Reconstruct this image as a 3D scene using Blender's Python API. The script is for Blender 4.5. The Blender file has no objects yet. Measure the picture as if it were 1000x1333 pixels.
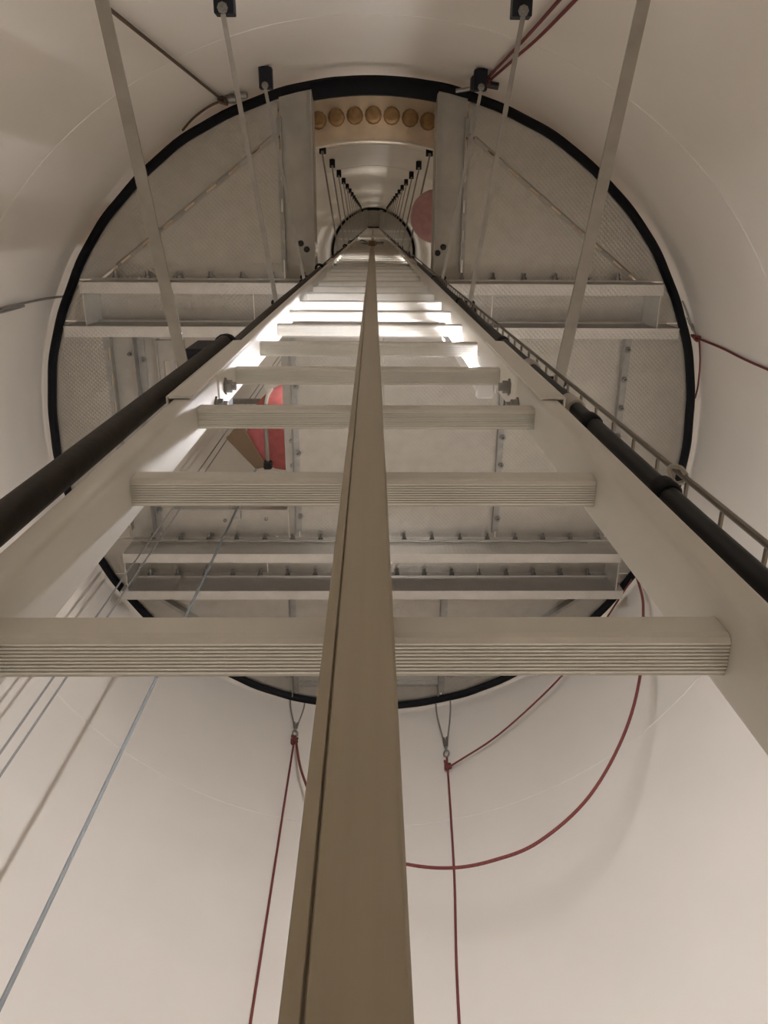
import bpy, bmesh, math, random
from mathutils import Vector, Matrix
random.seed(7)
C = bpy.context.scene.collection
S = bpy.context.scene

# ------------------------------------------------------------------ camera, world, exposure
cam_d = bpy.data.cameras.new('camera')
cam_d.sensor_fit = 'HORIZONTAL'; cam_d.sensor_width = 36.0; cam_d.lens = 36.0      # 1000 px focal length on a 1000 px wide frame
cam_d.clip_start = 0.02; cam_d.clip_end = 200
cam_o = bpy.data.objects.new('camera', cam_d); C.objects.link(cam_o)
zc = Vector((486-500, 666.5-290, 1000)).normalized()          # the tower axis seen in (right, up, forward)
xc = Vector((1, -0.006, 0)); xc = (xc - xc.dot(zc)*zc).normalized()
yc = -zc.cross(xc)
cam_o.matrix_world = Matrix(((xc.x, xc.y, -xc.z, 0), (yc.x, yc.y, -yc.z, 0), (zc.x, zc.y, -zc.z, 0), (0, 0, 0, 1)))
S.camera = cam_o
w = bpy.data.worlds.new('world'); S.world = w; w.use_nodes = True
w.node_tree.nodes['Background'].inputs[0].default_value = (0.9, 0.85, 0.78, 1)
w.node_tree.nodes['Background'].inputs[1].default_value = 0.02
S.view_settings.view_transform = 'Standard'; S.view_settings.look = 'None'
S.view_settings.exposure = 2.46; S.view_settings.gamma = 1.0; S.view_settings.use_curve_mapping = False
LAMP = 100.0          # emission of the LED tubes

# ------------------------------------------------------------------ materials
def new_mat(name):
    m = bpy.data.materials.new(name); m.use_nodes = True
    return m, m.node_tree.nodes, m.node_tree.links, m.node_tree.nodes['Principled BSDF']
def mat(name, col, rough=0.5, metal=0.0, noise=0.0, scale=20.0, bump=0.0, bscale=200.0, stretch=(1, 1, 1), spec=0.5, emit=None, es=0.0):
    m, n, l, b = new_mat(name)
    b.inputs['Base Color'].default_value = (*col, 1); b.inputs['Roughness'].default_value = rough
    b.inputs['Metallic'].default_value = metal; b.inputs['Specular IOR Level'].default_value = spec
    if emit:
        b.inputs['Emission Color'].default_value = (*emit, 1); b.inputs['Emission Strength'].default_value = es
    if noise or bump:
        g = n.new('ShaderNodeNewGeometry'); mp = n.new('ShaderNodeMapping'); mp.inputs['Scale'].default_value = stretch
        l.new(g.outputs['Position'], mp.inputs['Vector'])
    if noise:
        t = n.new('ShaderNodeTexNoise'); t.inputs['Scale'].default_value = scale; t.inputs['Detail'].default_value = 5
        l.new(mp.outputs[0], t.inputs['Vector'])
        r = n.new('ShaderNodeMapRange'); r.inputs['From Min'].default_value = 0.3; r.inputs['From Max'].default_value = 0.7
        r.inputs['To Min'].default_value = 1-noise; r.inputs['To Max'].default_value = 1+noise
        l.new(t.outputs['Fac'], r.inputs['Value'])
        mx = n.new('ShaderNodeVectorMath'); mx.operation = 'SCALE'; mx.inputs[0].default_value = col
        l.new(r.outputs[0], mx.inputs['Scale']); l.new(mx.outputs[0], b.inputs['Base Color'])
    if bump:
        t2 = n.new('ShaderNodeTexNoise'); t2.inputs['Scale'].default_value = bscale
        l.new(mp.outputs[0], t2.inputs['Vector'])
        bp = n.new('ShaderNodeBump'); bp.inputs['Strength'].default_value = bump; bp.inputs['Distance'].default_value = 0.002
        l.new(t2.outputs['Fac'], bp.inputs['Height']); l.new(bp.outputs[0], b.inputs['Normal'])
    return m
def tread_mat(name, col, rough, metal):
    """chequer plate: short raised bars in two directions"""
    m, n, l, b = new_mat(name)
    b.inputs['Base Color'].default_value = (*col, 1); b.inputs['Roughness'].default_value = rough; b.inputs['Metallic'].default_value = metal
    g = n.new('ShaderNodeNewGeometry'); sp = n.new('ShaderNodeSeparateXYZ'); l.new(g.outputs['Position'], sp.inputs[0])
    def math_(op, a, bb=None):
        q = n.new('ShaderNodeMath'); q.operation = op
        for i, v in enumerate((a, bb)):
            if v is None: continue
            if isinstance(v, (int, float)): q.inputs[i].default_value = v
            else: l.new(v, q.inputs[i])
        return q.outputs[0]
    u = math_('ADD', sp.outputs['X'], sp.outputs['Y']); v = math_('SUBTRACT', sp.outputs['X'], sp.outputs['Y'])
    v = math_('ADD', v, sp.outputs['Z'])
    k = 2*math.pi/0.05
    a = math_('SINE', math_('MULTIPLY', u, k)); c = math_('SINE', math_('MULTIPLY', v, k))
    h = math_('MULTIPLY', a, c)
    h = math_('POWER', math_('ABSOLUTE', h), 1.5)
    t = n.new('ShaderNodeTexNoise'); t.inputs['Scale'].default_value = 14; t.inputs['Detail'].default_value = 4
    l.new(g.outputs['Position'], t.inputs['Vector'])
    bp = n.new('ShaderNodeBump'); bp.inputs['Strength'].default_value = 0.26; bp.inputs['Distance'].default_value = 0.003
    l.new(h, bp.inputs['Height']); l.new(bp.outputs[0], b.inputs['Normal'])
    r = n.new('ShaderNodeMapRange'); r.inputs['To Min'].default_value = 0.88; r.inputs['To Max'].default_value = 1.12
    l.new(t.outputs['Fac'], r.inputs['Value'])
    mx = n.new('ShaderNodeVectorMath'); mx.operation = 'SCALE'; mx.inputs[0].default_value = col
    l.new(r.outputs[0], mx.inputs['Scale']); l.new(mx.outputs[0], b.inputs['Base Color'])
    return m
def rope_mat(name, col):
    m, n, l, b = new_mat(name)
    b.inputs['Roughness'].default_value = 0.85
    g = n.new('ShaderNodeNewGeometry'); wv = n.new('ShaderNodeTexWave'); wv.bands_direction = 'DIAGONAL'
    wv.inputs['Scale'].default_value = 70; l.new(g.outputs['Position'], wv.inputs['Vector'])
    mx = n.new('ShaderNodeMix'); mx.data_type = 'RGBA'
    mx.inputs['A'].default_value = (*[c*0.8 for c in col], 1); mx.inputs['B'].default_value = (*[c*1.15 for c in col], 1)
    l.new(wv.outputs['Fac'], mx.inputs['Factor']); l.new(mx.outputs['Result'], b.inputs['Base Color'])
    return m
WALL = mat('wall_paint', (0.75, 0.69, 0.61), 0.42, 0, noise=0.03, scale=1.6, bump=0.05, bscale=60, spec=0.4)
FLOORM = mat('floor_paint', (0.58, 0.54, 0.49), 0.5, 0, noise=0.08, scale=8)
SEAM = mat('weld_paint', (0.77, 0.72, 0.65), 0.35, 0)
FLANGE = mat('flange_coat', (0.78, 0.62, 0.43), 0.55, 0.0, noise=0.12, scale=9)
CAP = mat('bolt_cap', (0.32, 0.18, 0.07), 0.55, 0.2, noise=0.25, scale=30)
ALU = mat('ladder_aluminium', (0.62, 0.59, 0.53), 0.5, 0.2, noise=0.06, scale=14, bump=0.06, bscale=300, stretch=(1, 1, 0.15))
RAILM = mat('shaded_rail_aluminium', (0.35, 0.30, 0.22), 0.5, 0.25, noise=0.07, scale=60, bump=0.05, bscale=400, stretch=(1, 1, 0.02))  # same aluminium as the ladder, with the rail's shade put into the brown
PLATE = tread_mat('chequer_plate', (0.41, 0.38, 0.33), 0.30, 0.8)
FOLD = tread_mat('folded_plate', (0.52, 0.49, 0.44), 0.36, 0.75)
SMOOTHP = mat('smooth_sheet', (0.38, 0.35, 0.30), 0.45, 0.55, noise=0.08, scale=10)
GALV = mat('galvanised_steel', (0.33, 0.315, 0.285), 0.38, 0.75, noise=0.12, scale=25)
STRUTM = mat('strut_steel', (0.36, 0.34, 0.31), 0.3, 0.9, noise=0.1, scale=25)
STEEL = mat('bolt_steel', (0.25, 0.24, 0.22), 0.35, 0.85, noise=0.1, scale=60)
RUBBER = mat('black_rubber', (0.005, 0.005, 0.006), 0.7, 0, noise=0.2, scale=30, spec=0.2)
CABLE = mat('cable_jacket', (0.018, 0.013, 0.009), 0.6, 0, noise=0.3, scale=40, bump=0.3, bscale=90, spec=0.25)
CABLEB = mat('black_cable_jacket', (0.005, 0.005, 0.005), 0.5, 0, noise=0.2, scale=40, spec=0.25)
BLOCK = mat('block_plastic', (0.008, 0.009, 0.014), 0.5, 0, spec=0.25)
ROPE = rope_mat('red_rope', (0.16, 0.035, 0.03))
ROPEB = rope_mat('brown_rope', (0.10, 0.06, 0.035))
WIRE = mat('wire_rope', (0.30, 0.29, 0.27), 0.5, 0.5, noise=0.2, scale=300)
CORD = mat('grey_cord', (0.16, 0.165, 0.155), 0.8, 0)
TRAY = mat('tray_wire', (0.20, 0.17, 0.135), 0.45, 0.6)
CLIP = mat('clip_plastic', (0.34, 0.31, 0.26), 0.35, 0)
BAGRED = mat('red_canvas', (0.72, 0.20, 0.20), 0.75, 0, noise=0.1, scale=20)
BAGPINK = mat('pink_canvas', (0.60, 0.36, 0.36), 0.75, 0, noise=0.1, scale=20)  # paler and pinker than the red canvas
WEB = mat('webbing', (0.40, 0.36, 0.31), 0.8, 0)
DARKP = mat('dark_hardware', (0.02, 0.018, 0.016), 0.5, 0)
BROWN = mat('brown_cloth', (0.26, 0.17, 0.10), 0.85, 0)
LEDM = mat('led_tube', (0.9, 0.9, 0.9), 0.4, 0, emit=(0.98, 0.985, 1.06), es=LAMP)
LEDU = mat('led_tube_dim', (0.9, 0.9, 0.9), 0.4, 0, emit=(1.0, 0.96, 0.92), es=LAMP*0.5)  # same tubes at lower emission, to weaken the light above the platform
FILL = mat('fill_lamp_glow', (0.9, 0.9, 0.9), 0.4, 0, emit=(1.0, 0.97, 0.93), es=13)  # glow of the added fill lamps below the frame
LAMPH = mat('lamp_housing', (0.75, 0.74, 0.72), 0.4, 0)

# ------------------------------------------------------------------ mesh helpers (world coordinates)
WL = {}                      # world position of each object (nothing is rotated)
class MB:
    def __init__(s): s.v = []; s.f = []
    def add(s, vs, fs):
        o = len(s.v); s.v += [tuple(p) for p in vs]; s.f += [tuple(i+o for i in f) for f in fs]; return s
    def box(s, x0, x1, y0, y1, z0, z1):
        v = [(x, y, z) for z in (z0, z1) for y in (y0, y1) for x in (x0, x1)]
        return s.add(v, [(0, 2, 3, 1), (4, 5, 7, 6), (0, 1, 5, 4), (1, 3, 7, 5), (3, 2, 6, 7), (2, 0, 4, 6)])
    def obox(s, p, q, wdt, h, z0, side=0.0):
        """box along p->q in plan, width wdt, from z0 up to z0+h, shifted sideways"""
        p = Vector(p); q = Vector(q); d = (q-p).normalized(); n = Vector((-d.y, d.x))
        a = n*(side-wdt/2); b = n*(side+wdt/2)
        c = [p+a, q+a, q+b, p+b]
        v = [(k.x, k.y, z) for z in (z0, z0+h) for k in c]
        return s.add(v, [(0, 3, 2, 1), (4, 5, 6, 7), (0, 1, 5, 4), (1, 2, 6, 5), (2, 3, 7, 6), (3, 0, 4, 7)])
    def prism(s, poly, z0, z1):
        n = len(poly); v = [(x, y, z0) for x, y in poly]+[(x, y, z1) for x, y in poly]
        return s.add(v, [tuple(range(n-1, -1, -1)), tuple(range(n, 2*n))]+[(i, (i+1) % n, n+(i+1) % n, n+i) for i in range(n)])
    def xprism(s, prof, x0, x1):
        n = len(prof); v = [(x0, y, z) for y, z in prof]+[(x1, y, z) for y, z in prof]
        return s.add(v, [tuple(range(n)), tuple(range(2*n-1, n-1, -1))]+[(i, n+i, n+(i+1) % n, (i+1) % n) for i in range(n)])
    def tube(s, pts, r, n=8, r2=None):
        pts = [Vector(p) for p in pts]; m = len(pts); vs = []; up = None
        for i, p in enumerate(pts):
            d = (pts[min(i+1, m-1)]-pts[max(i-1, 0)]).normalized()
            if up is None:
                up = Vector((1, 0, 0)) if abs(d.x) < 0.8 else Vector((0, 1, 0))
            a = (up-up.dot(d)*d).normalized(); up = a; b = d.cross(a)
            rr = r if r2 is None else r+(r2-r)*i/(m-1)
            vs += [p+rr*(math.cos(2*math.pi*k/n)*a+math.sin(2*math.pi*k/n)*b) for k in range(n)]
        fs = [(i*n+k, i*n+(k+1) % n, (i+1)*n+(k+1) % n, (i+1)*n+k) for i in range(m-1) for k in range(n)]
        fs += [tuple(range(n-1, -1, -1)), tuple(range((m-1)*n, m*n))]
        return s.add(vs, fs)
    def lathe(s, c, prof, n=16, axis='z'):
        vs = []
        for r, h in prof:
            for k in range(n):
                a = 2*math.pi*k/n; u, v = r*math.cos(a), r*math.sin(a)
                vs.append((c[0]+u, c[1]+v, c[2]+h) if axis == 'z' else (c[0]+h, c[1]+u, c[2]+v) if axis == 'x' else (c[0]+v, c[1]+h, c[2]+u))
        m = len(prof)
        fs = [(i*n+k, i*n+(k+1) % n, (i+1)*n+(k+1) % n, (i+1)*n+k) for i in range(m-1) for k in range(n)]
        fs += [tuple(range(n-1, -1, -1)), tuple(range((m-1)*n, m*n))]
        return s.add(vs, fs)
    def build(s, name, m, parent=None, smooth=False, bevel=0.0, origin=None, seg=1):
        c = Vector(origin) if origin else sum((Vector(p) for p in s.v), Vector())/len(s.v)
        me = bpy.data.meshes.new(name)
        me.from_pydata([Vector(p)-c for p in s.v], [], s.f); me.update()
        bm = bmesh.new(); bm.from_mesh(me)
        bmesh.ops.recalc_face_normals(bm, faces=bm.faces)
        if bevel:
            es = [e for e in bm.edges if len(e.link_faces) == 2 and e.calc_face_angle(0) > 0.6]
            bmesh.ops.bevel(bm, geom=es, offset=bevel, segments=seg, affect='EDGES', profile=0.5, clamp_overlap=True)
        bm.to_mesh(me); bm.free()
        if smooth:
            for p in me.polygons: p.use_smooth = True
            if smooth != 'all': me.set_sharp_from_angle(angle=math.radians(40))
        me.materials.append(m)
        o = bpy.data.objects.new(name, me); C.objects.link(o); WL[o.name] = c
        if parent: o.parent = parent; o.location = c-WL[parent.name]
        else: o.location = c
        return o
def tag(o, label, cat, group=None):
    o['label'] = label; o['category'] = cat
    if group: o['group'] = group
    return o
def thing(name, loc, label, cat, group=None):
    o = bpy.data.objects.new(name, None); C.objects.link(o); o.location = loc; o.empty_display_size = 0.1
    WL[o.name] = Vector(loc); return tag(o, label, cat, group)
def inst(src, pos, parent, name=None):
    o = bpy.data.objects.new(name or src.name.split('.')[0], src.data); C.objects.link(o)
    WL[o.name] = Vector(pos); o.parent = parent; o.location = Vector(pos)-WL[parent.name]; return o
def spline(pts, k=8):
    P = [Vector(p) for p in pts]; P = [2*P[0]-P[1]]+P+[2*P[-1]-P[-2]]; out = []
    for i in range(1, len(P)-2):
        a, b, c, d = P[i-1:i+3]
        for j in range(k):
            t = j/k
            out.append(0.5*((2*b)+(c-a)*t+(2*a-5*b+4*c-d)*t*t+(3*b-a-3*c+d)*t**3))
    out.append(P[-2]); return out
def clip(poly, nx, ny, d):
    """keep the side nx*x+ny*y <= d of a convex polygon"""
    out = []
    for i in range(len(poly)):
        p, q = poly[i], poly[(i+1) % len(poly)]
        a = nx*p[0]+ny*p[1]-d; b = nx*q[0]+ny*q[1]-d
        if a <= 0: out.append(p)
        if a*b < 0:
            t = a/(a-b); out.append((p[0]+t*(q[0]-p[0]), p[1]+t*(q[1]-p[1])))
    return out
CX, CY, R, RW, H = 0.0, 1.184, 1.845, 1.912, 4.37
def disc(r=R, cy=CY, n=120): return [(CX+r*math.cos(2*math.pi*i/n), cy+r*math.sin(2*math.pi*i/n)) for i in range(n)]
def cell(x0, x1, y0, y1, r=R-0.012, cy=CY):
    p = disc(r, cy)
    for a in ((-1, 0, -x0), (1, 0, x1), (0, -1, -y0), (0, 1, y1)): p = clip(p, *a)
    return p
ORD = ['first', 'second', 'third', 'fourth', 'fifth', 'sixth', 'seventh', 'eighth', 'ninth', 'tenth', 'eleventh', 'twelfth', 'thirteenth', 'fourteenth', 'fifteenth', 'sixteenth']

# ------------------------------------------------------------------ the setting: tower shell, flange, floor
FZ = -6.5            # floor of this tower section
def rw(z): return RW if z < 5.5 else RW-(z-5.5)*0.0045
mb = MB(); n = 160; zs = [FZ-0.05, -3, 1, 3, 5.3, 8, 14, 22, 30, 38]
for outer in (0, 1):
    for z in zs:
        mb.v += [((rw(z)+0.03*outer)*math.cos(2*math.pi*k/n)+CX, (rw(z)+0.03*outer)*math.sin(2*math.pi*k/n)+CY, z) for k in range(n)]
m_ = len(zs)
for o_ in (0, 1):
    for i in range(m_-1):
        for k in range(n):
            a = o_*m_*n+i*n
            mb.f.append((a+k, a+(k+1) % n, a+n+(k+1) % n, a+n+k))
for i in (0, m_-1):
    for k in range(n): mb.f.append((i*n+k, i*n+(k+1) % n, (m_+i)*n+(k+1) % n, (m_+i)*n+k))
wall = mb.build('wall_tower', WALL, None, smooth='all', origin=(CX, CY, 0))
wall['kind'] = 'structure'; wall['label'] = 'cream painted round steel tower wall with faint weld seams'
def ring(name, m, parent, r, z, w_, h_, n=128, a0=0, a1=2*math.pi, wob=0.0, smooth=True):
    b = MB(); full = abs(a1-a0-2*math.pi) < 1e-6; k = n if full else n+1
    prof = [(-.5, -.25), (-.25, -.5), (.25, -.5), (.5, -.25), (.5, .25), (.25, .5), (-.25, .5), (-.5, .25)]
    for i in range(k):
        a = a0+(a1-a0)*i/n
        wv = wob*(math.sin(a*17)+0.7*math.sin(a*41+1))
        for u, v in prof:
            rr = r+u*w_+wv; b.v.append((CX+rr*math.cos(a), CY+rr*math.sin(a), z+v*h_))
    for i in range(n):
        for j in range(8):
            b.f.append((i*8+j, i*8+(j+1) % 8, ((i+1) % k)*8+(j+1) % 8, ((i+1) % k)*8+j))
    if not full: b.f += [tuple(range(8)), tuple(range(n*8, n*8+8))]
    return b.build(name, m, parent, smooth=smooth)
for z in (0.75, 3.33):
    ring('weld_seam', SEAM, wall, RW-0.0005, z, 0.003, 0.010)
ring('weld_seam', SEAM, wall, rw(8.2)-0.001, 8.2, 0.005, 0.014)
ring('weld_seam', SEAM, wall, rw(11)-0.001, 11.0, 0.005, 0.014)
# flange between two tower sections, with the capped flange bolts that show through the opening
fl = MB(); n = 160
pr = [(RW-0.001, 5.26), (RW-0.25, 5.26), (RW-0.25, 5.42), (RW-0.001, 5.42)]
for i in range(n):
    for r_, z in pr: fl.v.append((CX+r_*math.cos(2*math.pi*i/n), CY+r_*math.sin(2*math.pi*i/n), z))
for i in range(n):
    for j in range(4): fl.f.append((i*4+j, i*4+(j+1) % 4, ((i+1) % n)*4+(j+1) % 4, ((i+1) % n)*4+j))
flange = fl.build('flange', FLANGE, wall, smooth=True); flange['label'] = 'ochre coated bolted flange ring'
rim = ring('flange_rim', SEAM, wall, RW-0.252, 5.262, 0.012, 0.012)
bolt0 = None
for i in range(-9, 10):
    a = -math.pi/2+i*0.113/1.80
    p = (CX+1.80*math.cos(a), CY+1.80*math.sin(a), 5.21)
    if bolt0 is None:
        bolt0 = MB().lathe(p, [(0.052, 0.05), (0.052, 0.035), (0.044, 0.034), (0.044, -0.02), (0.036, -0.036), (0.015, -0.042)], 12).build('flange_bolt', CAP, flange, smooth=True, origin=p)
    else: inst(bolt0, p, flange)
b = MB(); b.prism(disc(RW-0.002, CY, 96), FZ-0.05, FZ)
floor = b.build('floor', FLOORM); floor['kind'] = 'structure'; floor['label'] = 'grey floor of the tower section far below the frame'

# ------------------------------------------------------------------ the platform overhead
plat = thing('platform', (CX, CY, H), 'round chequer plate platform overhead with black rubber edge and ladder opening', 'platform')
T = 0.006; G = 0.0035
def plate(poly, m=PLATE, z=H, name='deck_plate', label=None):
    if len(poly) < 3: return None
    o = MB().prism(poly, z, z+T).build(name, m, plat)
    if label: o['label'] = label
    return o
YA, YB, YC, YD = 0.2965, 0.518, 1.818, 2.058
# behind the ladder: plates either side of the climbing opening, split along the diagonal seams
for s in (-1, 1):
    x0, x1 = (-2, -0.485) if s < 0 else (0.485, 2)
    base = cell(x0, x1, -1, YA-G)
    p, q = ((-0.496, -0.42), (-1.40, 0.24)) if s < 0 else ((0.505, -0.42), (1.42, 0.275))
    dx, dy = q[0]-p[0], q[1]-p[1]; L = math.hypot(dx, dy); nx, ny = -dy/L, dx/L; d = nx*p[0]+ny*p[1]
    plate(clip(base, nx, ny, d-0.006)); plate(clip(base, -nx, -ny, -d-0.006))
    xs = (-0.475, -0.305) if s < 0 else (0.318, 0.475)
    plate(cell(xs[0], xs[1], -1, YA-G), SMOOTHP, H-0.03, 'hatch_side_plate')
for xa, xb in ((-2, -0.66), (-0.655, 0.655), (0.66, 2)): plate(cell(xa, xb, YA+G, YB-G))
for xa, xb in ((-2, -1.487), (-0.447, 0.055), (0.062, 0.748), (0.755, 1.427), (1.434, 2)): plate(cell(xa, xb, YB+G, YC-G))
plate(cell(-1.475, -1.30, YB+G, YC-G), SMOOTHP)
plate(cell(-0.512, -0.453, YB+G, YC-G), SMOOTHP)
plate(cell(-1.295, -0.516, YB+G, 0.60)); plate(cell(-1.295, -0.516, 1.615, YC-G))
plate(cell(-1.295, -1.20, 0.604, 1.611), SMOOTHP)
for xa, xb in ((-2, -0.66), (-0.655, 0.655), (0.66, 2)): plate(cell(xa, xb, YC+G, YD-G))
for xa, xb in ((-2, -0.512), (-0.505, 0.452), (0.459, 2)): plate(cell(xa, xb, YD+G, 4))
# folded beams under the plates
bolt_src = None
def nut(p, parent, r=0.013, h=0.032, name='bolt'):
    global bolt_src
    if bolt_src is None:
        bolt_src = MB().lathe(p, [(0.020, 0.0), (0.020, -0.003), (0.015, -0.0032), (0.015, -0.016), (0.008, -0.0165), (0.007, -0.045)], 6).build('bolt', STEEL, parent, origin=p)
        return bolt_src
    return inst(bolt_src, p, parent, name)
row_src = None
def row_bolt(p, parent):
    global row_src
    if row_src is None:
        row_src = MB().lathe(p, [(0.019, 0.0), (0.019, -0.003), (0.0145, -0.0032), (0.0145, -0.014), (0.008, -0.0145), (0.007, -0.038)], 6, 'y').build('bolt', STEEL, parent, origin=p)
        return row_src
    return inst(row_src, p, parent)
for y, hx, row in ((YA, 1.51, True), (YB, 1.62, False), (YC, 1.46, True), (YD, 1.50, True)):
    zb = 4.12
    bm_ = MB().box(-hx, hx, y-0.004, y+0.004, zb+0.006, H-0.001).box(-hx, hx, y-0.004, y+0.052, zb, zb+0.006).box(-hx, hx, y+0.045, y+0.052, zb+0.006, zb+0.022)
    bo = bm_.build('channel_beam', FOLD, plat)
    lip = MB().box(-hx, hx, y-0.0085, y-0.0042, H-0.058, H-0.0005).box(-hx, hx, y-0.0135, y-0.0085, H-0.058, H-0.0545).build('joint_lip', FOLD, bo)
    if row:
        x = -hx+0.12
        while x < hx-0.05:
            if not (y == YA and -0.36 < x < 0.36): row_bolt((x, y-0.0085, H-0.034), bo)
            x += 0.17
for y0, y1, x in ((YA, YB, 1.50), (YC, YD, 1.455)):
    for s in (-1, 1):
        MB().box(s*x-0.003, s*x+0.003, y0+0.054, y1-0.005, 4.125, H-0.001).build('end_plate', FOLD, plat)
# slotted stiffener angles over the seams: light leaks through the slots
def stiff(p, q, slots=True, leg=0.045, w_=0.05, bolts=0, mt=GALV, side=1, solid_w=0.032):
    p = Vector(p); q = Vector(q); L = (q-p).length; d = (q-p)/L; b = MB(); z0 = H-0.0045
    if slots:
        b.obox(p, q, w_/2-0.005, 0.004, z0, w_/4+0.0025); b.obox(p, q, w_/2-0.005, 0.004, z0, -w_/4-0.0025)
        t = 0.0
        while t < L:
            e = min(t+0.085, L); b.obox(p+d*t, p+d*e, 0.0101, 0.004, z0); t += 0.15
    else:
        b.obox(p, q, solid_w, 0.004, z0)
    b.obox(p, q, 0.004, leg, z0-leg, side*(w_/2-0.002))
    o = b.build('stiffener', mt, plat)
    for i in range(bolts):
        c = p+d*(L*(i+0.5)/bolts); nrm = Vector((-d.y, d.x))*(-side*0.008)
        nut((c.x+nrm.x, c.y+nrm.y, z0), o)
    return o
stiff((-0.51, -0.41), (-1.38, 0.225), side=1, leg=0.022, w_=0.026, mt=SMOOTHP); stiff((0.52, -0.409), (1.40, 0.26), leg=0.022, w_=0.026, side=-1, mt=SMOOTHP)
stiff((-0.48, -0.50), (-0.48, 0.25), leg=0.055, side=-1, w_=0.03); stiff((0.48, -0.50), (0.48, 0.25), leg=0.055, w_=0.03)
stiff((-1.481, 0.58), (-1.481, 1.75), side=-1); stiff((1.4305, 0.58), (1.4305, 1.75), slots=False, bolts=7, solid_w=0.05)
stiff((0.7515, 0.58), (0.7515, 1.77), slots=False, bolts=7); stiff((-0.45, 0.58), (-0.45, 1.77), slots=False, bolts=6, leg=0.02)
stiff((-1.30, 0.58), (-1.30, 1.78), slots=False, bolts=4, leg=0.07, solid_w=0.04)
stiff((-1.37, 2.20), (-0.55, 2.80), slots=True, side=-1); stiff((1.34, 2.20), (0.50, 2.80), slots=True)
stiff((-0.5085, 2.12), (-0.5085, 2.93), slots=False, leg=0.05, solid_w=0.04); stiff((0.4555, 2.12), (0.4555, 2.93), slots=False, leg=0.05, solid_w=0.04)
stiff((-0.48, 2.86), (0.43, 2.86), slots=True, side=-1)
# edges of the climbing opening and of the lift opening
for x in (-0.309, 0.322):
    MB().box(x-0.003, x+0.003, -0.60, YA-0.006, H-0.11, H+0.10).build('hatch_edge', SMOOTHP, plat)
for x, y in ((-0.385, 0.105), (-0.355, 0.135), (0.375, 0.12), (0.345, 0.15)):
    MB().lathe((x, y, H-0.03), [(0.016, 0), (0.016, -0.008), (0.01, -0.012)], 10).build('plug', DARKP, plat)
for x, y in ((-1.37, 0.70), (-1.38, 0.98), (-1.37, 1.3), (-0.482, 0.8), (-0.482, 1.2), (-0.482, 1.35), (-0.482, 1.55), (-0.65, 1.69), (-0.9, 1.70)):
    MB().lathe((x, y, H), [(0.012, 0), (0.012, -0.006), (0.006, -0.009)], 8).build('screw', STEEL, plat)
MB().box(-1.20, -0.518, 1.612, 1.618, H-0.05, H+0.1).build('hatch_edge', SMOOTHP, plat)
MB().box(-0.519, -0.513, 0.61, 1.61, H-0.002, H+0.12).build('hatch_edge', SMOOTHP, plat)
MB().box(-0.86, -0.80, 1.60, 1.68, H-0.03, H-0.001).build('hatch_catch', GALV, plat)
# slotted bracket beside the lift opening
sb = MB().box(-1.19, -1.165, 0.725, 1.02, 4.30, 4.33).box(-1.13, -1.105, 0.725, 1.02, 4.30, 4.33).box(-1.07, -1.045, 0.725, 1.02, 4.30, 4.33)
sb.box(-1.19, -1.045, 0.61, 0.725, 4.30, 4.33).box(-1.19, -1.045, 1.02, 1.05, 4.30, 4.33).box(-1.199, -1.1905, 0.61, 1.05, 4.29, H-0.001)
sb.build('slotted_bracket', SMOOTHP, plat)
# black rubber edge
ring('edge_seal', RUBBER, plat, R+0.006, H-0.006, 0.044, 0.05, n=240, wob=0.0022)
ring('edge_seal', RUBBER, plat, R-0.016, H-0.008, 0.088, 0.056, n=24, a0=-math.pi/2-0.17, a1=-math.pi/2+0.18)
# thin cable clipped along the far beam
pts = []
x = -1.4; i = 0
while x < 1.4:
    pts.append((x, YC-0.010, H-0.085-(0.012 if i % 2 else 0))); x += 0.1; i += 1
MB().tube(spline(pts, 3), 0.003, 6).build('cable_run', TRAY, plat, smooth=True)

# ------------------------------------------------------------------ ladder
LX = -0.008; HW = 0.21; SW = 0.024; Y0, Y1 = 0.199, 0.258; STEP = 0.28; Z1 = 0.376
JO = [1.08+3.36*k for k in range(-2, 11)]          # section joints
ladder = thing('ladder', (LX, 0.23, FZ), 'long aluminium climbing ladder with ridged rungs rising through the platform', 'ladder')
for s in (-1, 1):
    xa, xb = (LX-HW-SW, LX-HW) if s < 0 else (LX+HW, LX+HW+SW)
    edges = [FZ]+JO+[34.4]
    for a, c in zip(edges[:-1], edges[1:]):
        MB().box(xa, xb, Y0, Y1, a+0.004, c-0.004).build('stile', ALU, ladder, bevel=0.006, seg=3, smooth=True)
    for k, j in enumerate(JO[1:]):
        if k > 5: break
        # sleeve inside the joint and cover plate on the front
        MB().box(xa+0.004, xb-0.004, Y0+0.004, Y1-0.004, j-0.12, j+0.12).build('joint_sleeve', RUBBER, ladder)
        xp, xq = (xa-0.003, xb+0.002) if s < 0 else (xa-0.002, xb+0.003)
        sp = MB().box(xp, xq, Y0-0.004, Y0-0.0005, j-0.17, j+0.30)
        xo = xp if s < 0 else xq
        sp.box(min(xo, xo+s*0.003), max(xo, xo+s*0.003), Y0-0.004, Y1, j-0.17, j+0.30)
        sp = sp.build('splice_plate', ALU, ladder, bevel=0.001)
        xi = xb if s < 0 else xa
        for dz, yy in ((-0.028, 0.238), (0.045, 0.226)):
            c = (xi, yy, j+dz)
            MB().lathe(c, [(0.0125, 0), (0.0125, -s*0.003), (0.0095, -s*0.0032), (0.0095, -s*0.011), (0.006, -s*0.0112), (0.006, -s*0.017)], 6 if True else 12, 'x').build('splice_bolt', STEEL, ladder)
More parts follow.
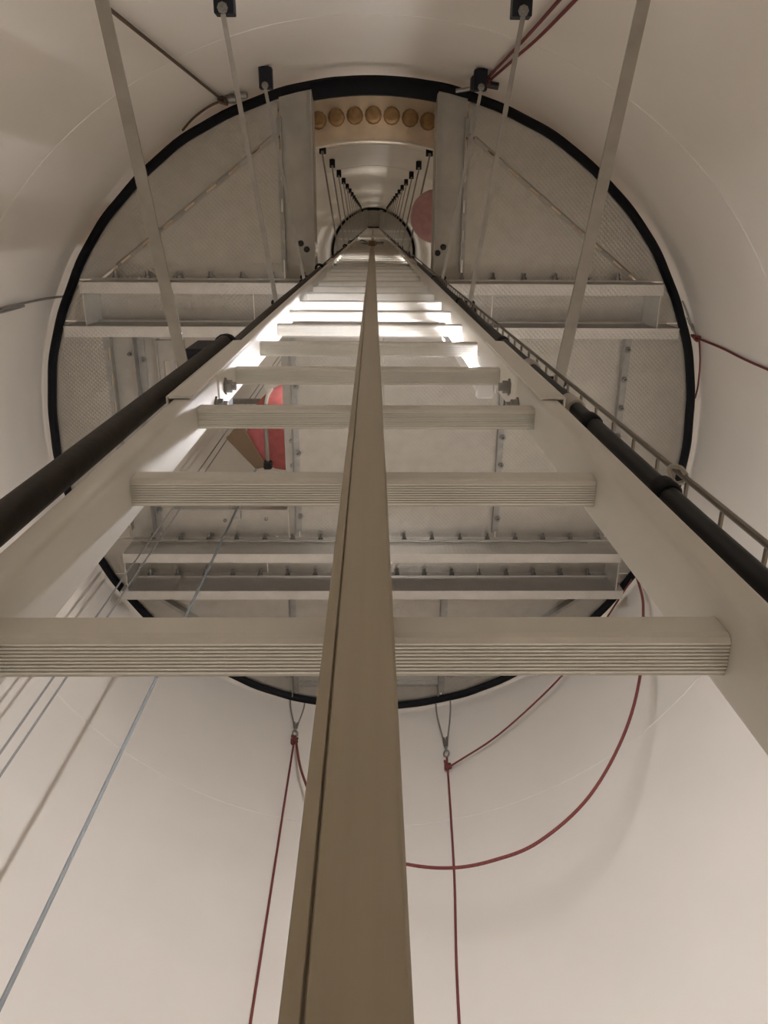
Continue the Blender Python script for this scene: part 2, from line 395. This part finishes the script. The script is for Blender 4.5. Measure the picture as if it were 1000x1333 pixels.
# ridged rung profile (y, z): flat front, ridged underside, ridged top
prof = [(0.2165, 0.006), (0.2165, 0.024), (0.2195, 0.028)]
def ridges(ya, yb, z, dep, cnt, rev):
    out = []; st = (yb-ya)/cnt
    for i in range(cnt):
        y = ya+i*st
        out += [(y+st*0.12, z), (y+st*0.58, z), (y+st*0.66, z+dep), (y+st*0.98, z+dep)]
    return out[::-1] if rev else out
prof += [(y, 0.028+(0.028-z)) for y, z in ridges(0.221, 0.240, 0.028, 0.0012, 6, False)]
prof += [(0.2425, 0.024), (0.2425, 0.005), (0.2415, 0.0005)]
prof += ridges(0.220, 0.2405, 0.0, 0.0011, 9, True)
prof += [(0.2175, 0.002)]
rung0 = None; i = -24
while True:
    z = Z1+STEP*i
    if z > 34.3: break
    if rung0 is None:
        rung0 = MB().xprism([(y, zz+z) for y, zz in prof], LX-HW+0.0002, LX+HW-0.0002).build('rung', ALU, ladder, origin=(LX, 0.23, z))
    else: inst(rung0, (LX, 0.23, z), ladder)
    i += 1

# ------------------------------------------------------------------ fall arrest rail down the middle
rail = thing('fall_arrest_rail', (-0.0066, 0.19, FZ), 'aluminium fall arrest rail, its shade painted brown, up the middle of the ladder', 'rail')
pf = [(-0.0225, 0.1775), (-0.0172, 0.1765), (-0.0170, 0.1782), (-0.0164, 0.1782), (-0.0160, 0.1752), (0.0085, 0.1750), (0.0098, 0.1765), (0.0098, 0.206), (0.004, 0.207), (0.004, 0.2160), (-0.016, 0.2160), (-0.016, 0.207), (-0.0225, 0.206)]
for a, c in ((FZ, 6.5), (6.52, 16.0), (16.02, 34.4)):
    MB().prism(pf, a, c).build('rail_section', RAILM, rail, bevel=0.0006)
for z in (0.40, 3.2):
    pass
run = thing('fall_arrester', (-0.007, 0.15, 6.45), 'small brown metal fall arrester clamped high up on the middle rail', 'fall arrester')
MB().box(-0.045, 0.03, 0.135, 0.172, 6.45, 6.58).build('body', BROWN, run, bevel=0.01)
MB().lathe((0.05, 0.15, 6.5), [(0.03, -0.01), (0.036, 0), (0.03, 0.01)], 12, 'y').build('roller', STEEL, run)
MB().tube(spline([(-0.05, 0.15, 6.5), (-0.09, 0.13, 6.47), (-0.10, 0.15, 6.55), (-0.05, 0.16, 6.6)]), 0.008).build('hook', STEEL, run, smooth=True)

# ------------------------------------------------------------------ LED tubes on the back of the right stile
def tube_lamp(z0, z1, label, m=LEDU):
    t = thing('tube_lamp', (0.214, 0.27, z0), label, 'lamp', 'LED tubes on the back of the ladder')
    MB().box(0.2050, 0.225, 0.2585, 0.282, z0-0.02, z1+0.02).build('housing', LAMPH, t, bevel=0.003)
    MB().box(0.1935, 0.1955, 0.2725 if m is LEDM else 0.2670, 0.2965, z0-0.02, z1+0.11).build('added_shield', LAMPH, t)  # added strip that keeps tube light off the nearest rungs
    MB().box(0.2300, 0.2325, 0.2585, 0.301, z0-0.02, z1+0.02).box(0.2255, 0.2300, 0.2585, 0.261, z0-0.02, z1+0.02).build('added_shield', LAMPH, t)  # added shield that keeps tube light off the right back wall
    MB().lathe((0.214, 0.297, z0), [(0.013, 0.0), (0.013, z1-z0)], 12).build('light_tube', m, t, smooth=True)
    for z in (z0-0.02, z1+0.001):
        MB().box(0.1957, 0.2295, 0.2825, 0.312, z, z+0.019).build('end_cap', LAMPH, t, bevel=0.003)
tube_lamp(1.46, 2.20, 'bright white LED tube glimpsed between the rungs below the platform', LEDM)
for k, lb in enumerate(('just above the platform', 'low in the upper section', 'halfway up the upper section', 'high in the upper section', 'near the top end of the ladder')):
    tube_lamp(4.82+6.72*k, 5.56+6.72*k, 'white LED tube behind the ladder '+lb)
tube_lamp(-5.26, -4.52, 'added unseen LED tube below the frame, lighting the rung undersides')  # extra tube out of view, added to brighten the rungs from below

def fill_lamp(ang, z, label):  # unseen bulkhead-style lamp, added to light the rung undersides
    ca, sa = math.cos(ang), math.sin(ang); c = Vector((CX+(RW-0.02)*ca, CY+(RW-0.02)*sa, z))
    t = thing('fill_lamp', c, label, 'lamp', 'added fill lamps on the lower wall')
    def dome(prof, n=20):
        b = MB(); d = Vector((-ca, -sa, 0)); u = Vector((-sa, ca, 0)); v = Vector((0, 0, 1))
        for rr, hh in prof:
            b.v += [c+d*hh+rr*(math.cos(2*math.pi*k/n)*u+math.sin(2*math.pi*k/n)*v) for k in range(n)]
        for i in range(len(prof)-1):
            b.f += [(i*n+k, i*n+(k+1) % n, (i+1)*n+(k+1) % n, (i+1)*n+k) for k in range(n)]
        b.f += [tuple(range(n)), tuple(range((len(prof)-1)*n, len(prof)*n))]
        return b
    dome([(0.16, 0), (0.16, 0.04), (0.15, 0.05)]).build('back_plate', LAMPH, t, smooth=True)
    dome([(0.14, 0.051), (0.135, 0.08), (0.10, 0.12), (0.04, 0.14)]).build('diffuser', FILL, t, smooth='all')
for a, lb in ((0.9, 'right'), (math.pi-0.9, 'left')):
    fill_lamp(a, -2.6, f'added unseen fill lamp low on the far wall, {lb} of the ladder, below the frame')

# ------------------------------------------------------------------ struts from the wall to the ladder
def strut(z, s, xl, xw, label, group):
    yw = CY-math.sqrt(rw(z)**2-xw*xw)
    t = thing('ladder_strut', (s*xl, 0.25, z), label, 'strut', group)
    p = Vector((s*xl, 0.262, z)); q = Vector((s*xw, yw+0.10, z))
    b = MB(); bw = 0.019 if z < 2 else 0.015; d = (q-p).normalized(); nx = Vector((-d.y, d.x, 0))
    # angle profile
    b.obox((p.x, p.y), (q.x, q.y), bw, 0.004, z-0.010)
    b.obox((p.x, p.y), (q.x, q.y), 0.004, 0.014, z-0.006, s*(bw/2-0.002))
    b.build('bar', STRUTM, t)
    bl = MB().box(s*xw-0.030, s*xw+0.030, yw+0.008, yw+0.095, z+0.008, z+0.055).box(s*xw-0.020, s*xw+0.020, yw+0.004, yw+0.009, z+0.015, z+0.05)
    bl = bl.build('wall_block', BLOCK, t, bevel=0.006)
    MB().lathe((s*xw, yw+0.085, z-0.0105), [(0.016, 0), (0.016, -0.004), (0.011, -0.005), (0.011, -0.016), (0.006, -0.017), (0.006, -0.03)], 8).build('bolt', STEEL, t)
    xi = LX-HW-SW if s < 0 else LX+HW+SW
    a, c = sorted((xi+s*0.001, s*(xl+0.022)))
    cl = MB().box(a, c, 0.263, 0.305, z-0.03, z+0.03).box(a, c, 0.245, 0.263, z+0.012, z+0.03)
    cl.build('clamp', BLOCK, t, bevel=0.004)
    return t
names = ['lowest', 'second', 'third']
for k, z in enumerate((1.29, 2.66, 3.95)):
    for s in (-1, 1):
        sd = 'left' if s < 0 else 'right'
        xl, xw = [(0.31, 0.425), (0.322, 0.445), (0.34, 0.49)][k]
        strut(z, s, xl, xw, f'{names[k]} galvanised strut from the wall to the {sd} ladder rail under the platform', 'ladder struts below the platform')
for k in range(14):
    z = 7.5+1.72*k
    for s in (-1, 1):
        sd = 'left' if s < 0 else 'right'
        strut(z, s, 0.32, 0.45 if s < 0 else 0.50, f'{ORD[k]} thin strut above the platform on the {sd} side of the ladder', 'ladder struts above the platform')

# ------------------------------------------------------------------ cables along the ladder
cb = thing('power_cable', (-0.264, 0.2, FZ), 'thick dark brown cable strapped along the left ladder rail', 'cable')
pts = [(-0.2655, 0.2015, z) for z in (FZ, -2, 0, 0.8, 1.2, 1.34)]+[(-0.268, 0.205, 1.44), (-0.275, 0.222, 1.50), (-0.282, 0.24, 1.56)]
MB().tube(spline(pts, 5), 0.0130, 18).build('jacket', CABLE, cb, smooth=True)
MB().tube(spline([(-0.262, 0.222, 1.32), (-0.262, 0.220, 1.5), (-0.262, 0.215, 2.2), (-0.262, 0.215, 3.5), (-0.264, 0.217, 4.2), (-0.262, 0.215, 5), (-0.262, 0.215, 9), (-0.262, 0.215, 20), (-0.262, 0.215, 34)], 4), 0.0125, 14).build('upper_jacket', CABLE, cb, smooth=True)
for z in (1.40, 3.95, 7.6, 9.3):
    pt = [(-0.264+0.0175*math.cos(a), 0.210+0.0175*math.sin(a), z) for a in [math.pi*2*i/16 for i in range(17)]]
    MB().tube(pt, 0.006, 6).build('strap', RUBBER, cb, smooth=True)
bx_ = MB().box(-0.345, -0.285, 0.215, 0.262, 1.40, 1.52).build('cable_box', BLOCK, cb, bevel=0.006)
cr = thing('black_cable', (0.25, 0.21, FZ), 'thick black cable running up beside the right ladder rail', 'cable')
pts = []
pts.append((0.2507, 0.2145, FZ))
for i in range(0, 60):
    z = -1.55+i*0.15; pts.append((0.2507+0.0010*math.sin(i*1.3), 0.2145+0.0010*math.sin(i*0.9+1), z))
pts += [(0.2507, 0.2145, 12), (0.2507, 0.2145, 20), (0.2507, 0.2145, 34)]
MB().tube(pts, 0.0090, 14).build('jacket', CABLEB, cr, smooth=True)
for z in (0.40, 0.62, 0.86, 1.5, 2.3, 3.3):
    MB().lathe((0.2507, 0.2145, z), [(0.0100, -0.012), (0.0118, -0.009), (0.0118, 0.009), (0.0100, 0.012)], 14).build('collar', RUBBER, cr, smooth=True)
for z in (0.95, 1.22):
    MB().lathe((0.2507, 0.2145, z), [(0.0106, -0.022), (0.0125, -0.020), (0.0125, 0.020), (0.0106, 0.022)], 14).build('clip', CLIP, cr, smooth=True)
tr = thing('wire_tray', (0.277, 0.22, FZ), 'narrow wire cable tray like a tiny ladder beside the black cable', 'cable tray')
for y in (0.2105, 0.243):
    MB().tube([(0.2775, y, FZ), (0.2775, y, 6.0)], 0.0028, 8).build('rod', TRAY, tr, smooth=True)
post0 = None; i = 0
while True:
    z = 0.20+0.0735*i
    if z > 4.6: break
    p = (0.2775, 0.227, z)
    if post0 is None: post0 = MB().tube([(0.2775, 0.2135, z), (0.2775, 0.2405, z)], 0.0021, 6).build('cross_wire', TRAY, tr, smooth=True, origin=p)
    else: inst(post0, p, tr)
    i += 1
MB().tube(spline([(0.2775, 0.2075, 0.645), (0.2775, 0.2055, 0.66), (0.270, 0.207, 0.665), (0.272, 0.218, 0.655), (0.279, 0.216, 0.65)]), 0.0022, 6).build('cable_tie', CLIP, tr, smooth=True)

# ------------------------------------------------------------------ ropes, slings and wires
def rope(name, pts, r, m, label, cat='rope', knot=None, group=None, k=8):
    t = thing(name, pts[0], label, cat, group)
    MB().tube(spline(pts, k), r, 8).build('strand', m, t, smooth=True)
    if knot:
        for kp in knot:
            q = MB(); kp = Vector(kp)
            for e in range(3):
                a = [(kp.x+0.016*math.cos(u+e), kp.y+0.012*math.sin(u+e*2), kp.z+0.02*(e-1)+0.010*math.sin(u*2)) for u in [2*math.pi*j/14 for j in range(15)]]
                q.tube(a, r*1.25, 6)
            q.build('knot', m, t, smooth=True)
    return t
def sling(p, q, label):
    """steel wire loop from the platform edge with a shackle at its lower end"""
    t = thing('wire_sling', p, label, 'sling')
    p, q = Vector(p), Vector(q); tan = Vector((-(p.y-CY), p.x-CX, 0)).normalized()
    for s in (-1, 1):
        a = p+tan*s*0.05+Vector((0, 0, 0.05))
        MB().tube(spline([a, a.lerp(q, 0.35)+tan*s*0.012, a.lerp(q, 0.8)+tan*s*0.004, q]), 0.005, 8).build('wire_leg', WIRE, t, smooth=True)
        MB().tube([a.lerp(q, 0.78), a.lerp(q, 0.92)], 0.009, 8).build('ferrule', STEEL, t, smooth=True)
    d = (q-p).normalized()
    u = [q+tan*0.016*math.cos(x)+d*(0.02+0.028*math.sin(x)) for x in [2*math.pi*j/16 for j in range(17)]]
    MB().tube(u, 0.0055, 8).build('shackle', GALV, t, smooth=True)
    return t
sling((-0.505, 2.985, H), (-0.490, 3.005, 4.055), 'looped wire sling with shackle at the far platform edge, left of the rail')
rope('red_rope', [(-0.487, 3.005, 4.01), (-0.488, 3.0, 3.5), (-0.488, 2.995, 2.5), (-0.49, 2.99, 0.5), (-0.49, 2.99, FZ+0.01)], 0.006, ROPE, 'straight red rope hanging down the wall left of the middle rail', knot=[(-0.487, 3.005, 3.97)])
sling((0.47, 2.985, H), (0.447, 3.01, 3.86), 'looped wire sling with shackle at the far platform edge, right of the rail')
rope('red_rope', [(0.445, 3.01, 3.80), (0.436, 3.0, 3.6), (0.40, 2.99, 2.9), (0.345, 2.985, 2.14), (0.28, 2.98, 0.5), (0.24, 2.98, FZ+0.01)], 0.006, ROPE, 'straight red rope hanging down the wall right of the middle rail', knot=[(0.444, 3.01, 3.73)])
rope('red_rope', [(0.447, 3.0, 3.70), (0.80, 2.83, 3.84), (1.25, 2.47, 4.05), (1.62, 2.08, 4.33)], 0.0055, ROPE, 'thin red rope slanting up from the right sling to the platform edge')
rope('red_rope', [(-0.48, 2.975, 3.96), (-0.40, 2.93, 3.56), (-0.25, 2.855, 3.14), (0.0, 2.74, 2.78), (0.168, 2.651, 2.622), (0.341, 2.565, 2.520), (0.505, 2.487, 2.482), (0.69, 2.396, 2.49), (0.923, 2.273, 2.62), (1.154, 2.158, 2.915), (1.335, 2.067, 3.286), (1.475, 1.992, 3.707), (1.534, 1.968, 3.93), (1.60, 1.95, 4.33)], 0.0075, ROPE, 'slack red rope hanging in a wide loop below the platform on the right')
rope('brown_rope', [(-0.742, -0.560, 4.235), (-0.743, -0.560, 3.4), (-0.745, -0.560, 2.46), (-0.75, -0.555, 0.5), (-0.75, -0.55, FZ+0.01)], 0.006, ROPEB, 'brown rope running down the wall behind the left struts', knot=[(-0.738, -0.555, 4.24)])
rope('wire_strop', [(-0.72, -0.565, 4.26), (-0.80, -0.535, 4.25), (-0.90, -0.487, 4.31), (-0.98, -0.44, 4.40)], 0.006, ROPEB, 'short brown strop between the left rope knot and the platform edge', 'strop')
sh = thing('shackle', (-0.69, -0.575, 4.29), 'small steel shackle at the left end of the black edge above the struts', 'shackle')
MB().lathe((-0.70, -0.57, 4.285), [(0.012, -0.03), (0.022, -0.028), (0.022, 0.02), (0.012, 0.03)], 10, 'x').build('body', STEEL, sh, smooth=True)
MB().lathe((-0.655, -0.585, 4.285), [(0.01, -0.03), (0.016, -0.028), (0.016, 0.03), (0.01, 0.035)], 10, 'x').build('pin', GALV, sh, smooth=True)
for dx, lb in ((0.0, 'left'), (0.035, 'right')):
    rope('red_rope', [(0.535+dx*0.4, -0.640+dx*0.2, 4.16), (0.545+dx*0.7, -0.632+dx*0.3, 3.5), (0.556+dx, -0.628+dx*0.35, 2.8), (0.565+dx, -0.62+dx*0.35, 0.5), (0.565+dx, -0.62+dx*0.35, FZ+0.01)], 0.006, ROPE, f'{lb} strand of the paired red ropes behind the right struts', knot=[(0.537, -0.636, 4.15)] if dx == 0 else None, group='paired red ropes')
sn = thing('rope_clamp', (0.52, -0.62, 4.2), 'dark rope clamp holding the paired red ropes at the platform edge', 'clamp')
MB().box(0.47, 0.525, -0.665, -0.60, 4.17, 4.23).build('body', DARKP, sn, bevel=0.008)
MB().tube([(0.525, -0.63, 4.18), (0.60, -0.615, 4.16)], 0.016, 8).build('handle', DARKP, sn, smooth=True)
MB().tube(spline([(0.41, -0.615, 4.30), (0.46, -0.62, 4.285), (0.50, -0.625, 4.26)]), 0.01, 8).build('shackle', GALV, sn, smooth=True)
rope('red_rope', [(1.806, 0.592, 4.30), (1.812, 0.600, 4.0), (1.816, 0.622, 3.51), (1.82, 0.64, 2.0), (1.82, 0.65, FZ+0.01)], 0.006, ROPE, 'dark red rope leading from the right edge knot out of the frame', knot=[(1.803, 0.592, 4.33)])
rope('red_rope', [(1.808, 0.592, 4.30), (1.835, 0.72, 4.31), (1.865, 0.86, 4.36), (1.885, 0.95, 4.42)], 0.005, ROPE, 'short red rope from the right edge knot back to the black seal')
sling((1.76, 0.45, H+0.03), (1.795, 0.555, 4.36), 'wire sling with shackle at the right platform edge')
rope('wire_rope', [(-1.708, 0.39, 4.42), (-1.710, 0.38, 4.1), (-1.712, 0.380, 3.665), (-1.715, 0.40, 3.0), (-1.72, 0.42, FZ+0.01)], 0.006, WIRE, 'thin steel wire leaving the left platform edge along the wall', 'wire')
def vert(x, y, r, m, label, z1=12.0):
    t = MB().tube([(x, y, FZ+0.01), (x, y, 4), (x, y, z1)], r, 8).build('hanging_wire', m, None, smooth=True)
    tag(t, label, 'wire', 'vertical wires through the lift opening')
vert(-0.797, 1.572, 0.0065, CORD, 'grey cord hanging through the lift opening, rightmost of three')
vert(-1.128, 1.572, 0.0042, WIRE, 'thin wire hanging through the lift opening, middle of three')
vert(-1.176, 1.572, 0.0042, WIRE, 'thin wire hanging through the lift opening, leftmost of three')

# ------------------------------------------------------------------ bags above the platform
def bag(c, r, h, m, label, straps, hang, tilt=0.0):
    t = thing('rescue_bag', c, label, 'bag')
    b = MB().lathe(c, [(r*0.15, 0), (r*0.72, 0.012), (r*0.93, 0.05), (r, 0.12), (r*1.02, h*0.5), (r*0.97, h*0.85), (r*0.7, h*0.97), (r*0.2, h)], 20).build('sack', m, t, smooth='all')
    for dx in straps:
        w2 = math.sqrt(max(r*r-dx*dx, 0.001))
        pts = [(c[0]+dx, c[1]-w2*1.04, c[2]+h*0.6), (c[0]+dx, c[1]-w2*1.03, c[2]+0.12), (c[0]+dx, c[1]-w2*0.75, c[2]+0.0), (c[0]+dx, c[1], c[2]-0.012), (c[0]+dx, c[1]+w2*0.75, c[2]+0.0), (c[0]+dx, c[1]+w2*1.03, c[2]+0.12), (c[0]+dx, c[1]+w2*1.04, c[2]+h*0.6)]
        MB().tube(spline(pts, 4), 0.014, 6).build('strap', WEB, t, smooth=True)
        for yy in (-0.8, 0.8):
            MB().box(c[0]+dx-0.028, c[0]+dx+0.028, c[1]+yy*w2-0.028, c[1]+yy*w2+0.028, c[2]-0.035, c[2]+0.02).build('buckle', DARKP, t, bevel=0.008)
    MB().tube(spline([(c[0], c[1], c[2]+h*0.98), Vector((c[0], c[1], c[2]+h)).lerp(Vector(hang), 0.5), hang]), 0.012, 8).build('hanging_strap', WEB, t, smooth=True)
    return t
rb = bag((-0.60, 1.36, 5.05), 0.27, 0.62, BAGRED, 'red canvas rescue bag with grey straps seen through the lift opening', (-0.12, 0.06), (-0.60, 1.42, 6.4))
arm = thing('bag_bracket', (-1.55, 1.42, 6.4), 'steel arm on the wall carrying the red bag above the platform', 'bracket')
MB().box(-1.87, -0.58, 1.40, 1.44, 6.41, 6.45).build('bar', GALV, arm, bevel=0.004)
MB().box(-1.882, -1.87, 1.34, 1.50, 6.33, 6.53).build('wall_plate', GALV, arm, bevel=0.003)
bag((0.50, -0.05, 6.30), 0.20, 0.55, BAGPINK, 'pink bag hanging above the platform at the right of the opening', (), (0.445, -0.06, 7.485))
MB().prism([(-0.99, 1.36), (-0.80, 1.58), (-0.72, 1.56), (-0.76, 1.50), (-0.88, 1.26)], 5.02, 5.045).build('loose_cloth', BROWN, rb, bevel=0.004)  # separate brown cloth beside the bag, only parented to it

# ------------------------------------------------------------------ far end: the next platform
HT = 34.5; CT = CY-0.02; RT = 1.70
top = thing('far_platform', (CX, CT, HT), 'distant round platform at the top end of the ladder', 'platform')
for xa, xb, ya, yb in ((-2, -0.42, -1, 0.30), (0.42, 2, -1, 0.30), (-2, -0.305, 0.31, 0.62), (0.305, 2, 0.31, 0.62), (-0.30, 0.30, 0.40, 0.62), (-2, 0, 0.63, 4), (0.005, 2, 0.63, 4)):
    MB().prism(cell(xa, xb, ya, yb, RT, CT), HT, HT+0.01).build('deck_plate', PLATE, top)
for xa, xb in ((-0.415, -0.25), (0.25, 0.415)):
    MB().prism(cell(xa, xb, -1, 0.30, RT, CT), HT-0.1, HT).build('hatch_side_plate', SMOOTHP, top)
MB().prism(cell(-0.245, 0.245, -1, 0.15, RT, CT), HT+0.02, HT+0.03).build('hatch_cover', SMOOTHP, top)
ring('edge_seal', RUBBER, top, RT+0.02, HT-0.02, 0.09, 0.09, n=120)
for y in (0.31, 0.62):
    MB().box(-1.4, 1.4, y-0.004, y+0.06, HT-0.25, HT-0.23).build('channel_beam', FOLD, top)
cs = MB().prism(disc(rw(38)-0.01, CY, 64), 37.0, 37.05).build('ceiling', WALL); cs['kind'] = 'structure'; cs['label'] = 'closed end of the tower section far above'
